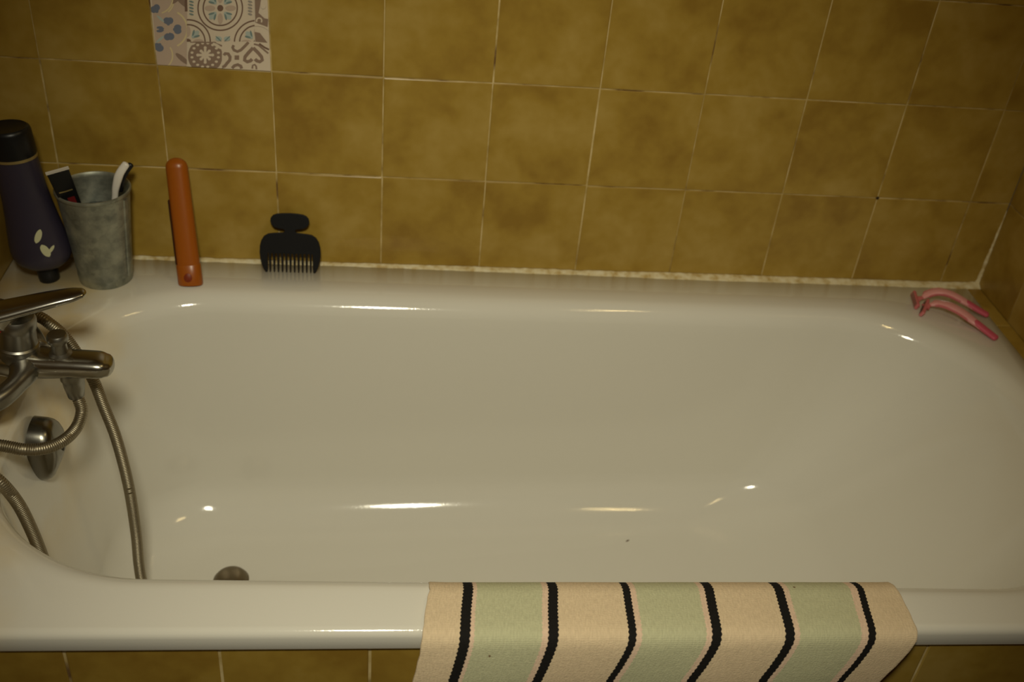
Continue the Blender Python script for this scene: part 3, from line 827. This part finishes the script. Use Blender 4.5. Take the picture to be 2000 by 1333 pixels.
# ------------------------------------------------------------------ pink razors
def razor(loc, P, head, label):
    rz = empty('disposable_razor', loc)
    pts = spline(P, 8); n = len(pts)
    mb = MB()
    sweep(mb, pts, [lerp_table([(0, .0036, .0026), (.12, .0060, .0034), (.40, .0088, .0044), (.66, .0078, .0042), (.72, .0066, .0038), (1, .0060, .0032)], i/(n-1)) for i in range(n)],
          n=18, e=2.3, round_ends=.0035)
    o = part(mb, 'handle', [M['pink']], rz)
    mb = MB()
    a, b_ = int(n*.62), n-1
    seg = pts[a:b_+1]
    sweep(mb, [p+Vector((0, 0, .0006)) for p in seg], [(lerp_table([(0, .0040, .0030), (.2, .0066, .0037), (1, .0066, .0034)], i/(len(seg)-1))) for i in range(len(seg))], n=16, e=2.6, round_ends=.0036)
    o = part(mb, 'grip', [M['pink_dark']], rz); o['label'] = 'deep pink rubber grip'
    mb = MB()   # raised edge rail along both sides
    sg = pts[int(n*.12):int(n*.64)]
    for s_ in (-1, 1):
        rail = []
        for i, p in enumerate(sg):
            t = (sg[min(i+1, len(sg)-1)]-sg[max(i-1, 0)]).normalized(); sd = t.cross(Vector((0, 0, 1))).normalized()
            rail.append(p+sd*s_*lerp_table([(0, .0062), (.5, .0090), (1, .0076)], i/(len(sg)-1))[0])
        sweep(mb, rail, [(.0008, .0022)]*len(rail), n=8, round_ends=.0006)
    part(mb, 'side_rail', [M['pink_clear']], rz)
    hc, hd, hn = map(Vector, head); hd.normalize(); hn = (hn-hd*hn.dot(hd)).normalized(); hw = hd.cross(hn)
    mb = MB()
    def bx(lo, hi, mi=None):
        vs = [hc+hd*x+hw*y+hn*z for z in (lo[2], hi[2]) for x, y in ((lo[0], lo[1]), (hi[0], lo[1]), (hi[0], hi[1]), (lo[0], hi[1]))]
        mb.add(vs, [(0, 3, 2, 1), (4, 5, 6, 7), (0, 1, 5, 4), (1, 2, 6, 5), (2, 3, 7, 6), (3, 0, 4, 7)], mi)
    bx((-.020, -.0050, -.0028), (.020, .0050, .0024))
    part(mb, 'razor_head', [M['pink_clear']], rz, smooth=False, bevel=.0014)
    mb = MB()
    for q in (-.0026, .0, .0026): bx((-.0165, q-.0005, .0022), (.0165, q+.0005, .0030))
    part(mb, 'blade', [M['blade']], rz, smooth=False)
    mb = MB()
    sweep(mb, [hc+hw*.002, (hc+pts[0])/2+Vector((0, 0, .001)), pts[0]], [(.0085, .0020), (.0050, .0020), (.0032, .0022)], n=14)
    part(mb, 'neck', [M['pink_clear']], rz)
    tag(rz, label, 'razor', 'pink razors on the right corner of the bath')
    return rz
razor((1.33, -.065, ZRIM), [(1.2930, -.0600, .5700), (1.3030, -.0555, .5745), (1.3180, -.0560, .5790), (1.3345, -.0630, .5790), (1.3530, -.0760, .5745), (1.3700, -.0880, .5685), (1.3830, -.0960, .5645)],
      ((1.2800, -.0620, .5665), (.22, 1.0, .05), (-1, .2, .35)), 'pink disposable razor lying nearer the wall tiles in the right corner')
razor((1.33, -.11, ZRIM), [(1.2950, -.0830, .5715), (1.3050, -.0845, .5750), (1.3180, -.0935, .5770), (1.3310, -.1070, .5760), (1.3450, -.1270, .5720), (1.3570, -.1440, .5675), (1.3670, -.1590, .5640)],
      ((1.2850, -.0855, .5675), (.55, .85, .08), (-.8, .5, .40)), 'pink disposable razor lying nearer the basin, below the other one')

# ------------------------------------------------------------------ striped cotton mat over the front rim
US = [0.0, .0455, .0560, .0640]   # placeholder, replaced below
# pattern stations: left edge, six dark stripes, right edge (pattern u) and where they lie along the rim
PU = [0.0, .077, .246, .400, .575, .722, .904, 1.0]
XTOP = [.5160, .5549, .6438, .7206, .8103, .8858, .9768, 1.0190]
XBND = [.5082, .5491, .6376, .7177, .8050, .8809, .9683, 1.0185]
XBOT = [.4990, .5372, .6225, .6965, .7815, .8570, .9425, .9880]
mm, bb = mat('striped_cotton_weave', rough=.92, spec=.15)
uv = N(mm, 'ShaderNodeUVMap'); sp = N(mm, 'ShaderNodeSeparateXYZ'); L(mm, uv.outputs['UV'], sp.inputs['Vector'])
tri = N(mm, 'ShaderNodeMath', operation='PINGPONG'); tri.inputs[1].default_value = .0024
L(mm, sp.outputs['Y'], tri.inputs[0])
ad = N(mm, 'ShaderNodeMath', operation='MULTIPLY_ADD'); ad.inputs[1].default_value = .95
L(mm, tri.outputs[0], ad.inputs[0]); L(mm, sp.outputs['X'], ad.inputs[2])
BG = (.77, .615, .415, 1); BP_ = (.80, .60, .45, 1); GR = (.575, .575, .375, 1); BK = (.014, .013, .012, 1)
hb = .0092
stops = [(0, BG)]
names = [('B', 1), ('G', 2), ('P', 3), ('G', 4), ('P', 5), ('G', 6)]
def band(a, b_, c): stops.append((a, c))
c_ = PU[1:7]
seq = []
seq.append((c_[0]-hb, BK)); seq.append((c_[0]+hb, BP_)); seq.append((c_[0]+hb+.011, GR)); seq.append((c_[1]-hb-.013, BP_))
seq.append((c_[1]-hb, BK)); seq.append((c_[1]+hb, BG))
seq.append((c_[2]-hb, BK)); seq.append((c_[2]+hb, BP_)); seq.append((c_[2]+hb+.010, GR)); seq.append((c_[3]-hb-.012, BP_))
seq.append((c_[3]-hb, BK)); seq.append((c_[3]+hb, BG))
seq.append((c_[4]-hb, BK)); seq.append((c_[4]+hb, BP_)); seq.append((c_[4]+hb+.011, GR)); seq.append((c_[5]-hb-.012, BP_))
seq.append((c_[5]-hb, BK)); seq.append((c_[5]+hb, BG))
stops += seq
rp = ramp(mm, stops, 'CONSTANT') if len(stops) <= 32 else None
L(mm, ad.outputs[0], rp.inputs['Fac'])
tc = N(mm, 'ShaderNodeTexCoord')
nz = N(mm, 'ShaderNodeTexNoise'); nz.inputs['Scale'].default_value = 500; nz.inputs['Detail'].default_value = 2
mp = N(mm, 'ShaderNodeMapping'); mp.inputs['Scale'].default_value = (2.2, .9, 1)
L(mm, uv.outputs['UV'], mp.inputs['Vector'])
n2 = N(mm, 'ShaderNodeTexNoise'); n2.inputs['Scale'].default_value = 150; n2.inputs['Detail'].default_value = 3
L(mm, mp.outputs['Vector'], n2.inputs['Vector']); L(mm, tc.outputs['Object'], nz.inputs['Vector'])
mxc = N(mm, 'ShaderNodeMix', data_type='RGBA', blend_type='MULTIPLY'); mxc.inputs['Factor'].default_value = .35
r2 = ramp(mm, [(.3, (.62, .62, .62, 1)), (.65, (1.1, 1.1, 1.1, 1))])
L(mm, n2.outputs['Fac'], r2.inputs['Fac']); L(mm, rp.outputs['Color'], mxc.inputs['A']); L(mm, r2.outputs['Color'], mxc.inputs['B'])
# small dark specks
vo = N(mm, 'ShaderNodeTexVoronoi'); vo.inputs['Scale'].default_value = 22; vo.inputs['Randomness'].default_value = 1
mp2 = N(mm, 'ShaderNodeMapping'); mp2.inputs['Scale'].default_value = (.5, 1, 1)
L(mm, tc.outputs['Object'], vo.inputs['Vector'])
lt = N(mm, 'ShaderNodeMath', operation='LESS_THAN'); lt.inputs[1].default_value = .035
L(mm, vo.outputs['Distance'], lt.inputs[0])
mxs = N(mm, 'ShaderNodeMix', data_type='RGBA'); mxs.inputs['B'].default_value = (.20, .13, .07, 1)
L(mm, lt.outputs[0], mxs.inputs['Factor']); L(mm, mxc.outputs['Result'], mxs.inputs['A'])
L(mm, mxs.outputs['Result'], bb.inputs['Base Color'])
wv1 = N(mm, 'ShaderNodeTexWave', bands_direction='Y'); wv1.inputs['Scale'].default_value = 160; wv1.inputs['Distortion'].default_value = 3.5
L(mm, uv.outputs['UV'], wv1.inputs['Vector'])
mxb = N(mm, 'ShaderNodeMix', data_type='FLOAT'); mxb.inputs['Factor'].default_value = .22
L(mm, nz.outputs['Fac'], mxb.inputs['A']); L(mm, wv1.outputs['Fac'], mxb.inputs['B'])
bp = N(mm, 'ShaderNodeBump'); bp.inputs['Strength'].default_value = .5; bp.inputs['Distance'].default_value = .0012
L(mm, mxb.outputs['Result'], bp.inputs['Height']); L(mm, bp.outputs['Normal'], bb.inputs['Normal'])

def interp(tabx, u):
    for i in range(len(PU)-1):
        if u <= PU[i+1]+1e-9:
            q = (u-PU[i])/(PU[i+1]-PU[i]); return tabx[i]+(tabx[i+1]-tabx[i])*q
    return tabx[-1]
# cross-section of the fall: (y, z, weights top/bend/bottom)
sec = [(-.625, .470, 't', 0), (-.6245, .520, 't', 0), (-.629, .5480, 't', 0), (-.638, .5580, 't', 0), (-.650, .5635, 't', .0), (-.664, .5648, 't', .30), (-.680, .5655, 't', .62),
       (-.695, .5655, 't', .82), (-.7060, .5635, 't', .96), (-.7120, .5570, 'b', .04), (-.7155, .545, 'b', .22), (-.7185, .527, 'b', .52), (-.7205, .505, 'b', .88), (-.7215, .46, 'b', 1.3),
       (-.7215, .40, 'b', 1.5), (-.7205, .33, 'b', 1.6), (-.7195, .27, 'b', 1.65)]
secv = spline([(0, a, c) for a, c, _, _ in sec], 4)
NU = 150
rowsT = []; uvs = {}
def weights(i):
    k = i/4; j = min(int(k), len(sec)-2); q = k-j
    def xx(s_, u):
        t_, b_, o_ = interp(XTOP, u), interp(XBND, u), interp(XBOT, u)
        return (t_+(b_-t_)*s_[3]) if s_[2] == 't' else (b_+(o_-b_)*s_[3])
    return lambda u: xx(sec[j], u)*(1-q)+xx(sec[j+1], u)*q
arcl = 0; prev = None; vcoord = []
for i, p in enumerate(secv):
    if prev is not None: arcl += (p-prev).length
    prev = p; vcoord.append(arcl)
mb = MB(); grid = []
for i, p in enumerate(secv):
    fx = weights(i); row = []
    for k in range(NU+1):
        u = k/NU
        x = fx(u)
        wob = .0012*noise.noise(Vector((x*9, vcoord[i]*9, .4)))+.0005*noise.noise(Vector((x*40, vcoord[i]*30, 2)))
        edge = .0010*noise.noise(Vector((vcoord[i]*90, u*3, 7)))*(1 if k in (0, NU) else 0)
        lift = .003*max(0, (.03-u)/.03)+.002*max(0, (u-.97)/.03)
        hang = max(0., min(1., (.55-p.z)/.15))
        wave = hang*.004*math.sin(u*9+1)
        row.append(Vector((x+edge, p.y-wob*.6-wave*.6-abs(wob)*.4*hang, p.z+max(0, wob)+(.0 if p.z < .55 else lift*.3))))
    grid.append(row)
n0 = len(grid)
mb.grid(grid)
me = bpy.data.meshes.new('bath_mat'); me.from_pydata(mb.v, [], mb.f); me.materials.append(mm)
uvl = me.uv_layers.new(name='UVMap')
for pl in me.polygons:
    for li in pl.loop_indices:
        vi = me.loops[li].vertex_index; i, k = divmod(vi, NU+1)
        uvl.data[li].uv = (k/NU, vcoord[i])
me.shade_smooth()
towel = bpy.data.objects.new('bath_mat', me); COL.objects.link(towel)
md = towel.modifiers.new('thickness', 'SOLIDIFY'); md.thickness = .0042; md.offset = 0
md = towel.modifiers.new('round', 'BEVEL'); md.width = .0012; md.segments = 2; md.limit_method = 'ANGLE'
tag(towel, 'woven cotton bath mat in beige and green bands with black stripes over the front rim', 'bath mat')

# tiny fleck on the bottom of the basin
hit, hn, _, _ = TUB_BVH.ray_cast(Vector((.8515, -.2200, .55)), Vector((0, 0, -1)))
mb = MB()
mb.lathe([(0, .0006), (.0012, .0005), (.0016, -.0003)], Matrix.Translation(hit) @ Matrix.Rotation(.5, 4, 'Z') @ Matrix.Diagonal((2.4, .8, 1, 1)), 12)
o = mb.build('dirt_fleck', [M['fleck']]); tag(o, 'tiny brown dirt fleck on the bottom of the bathtub right of centre', 'dirt')
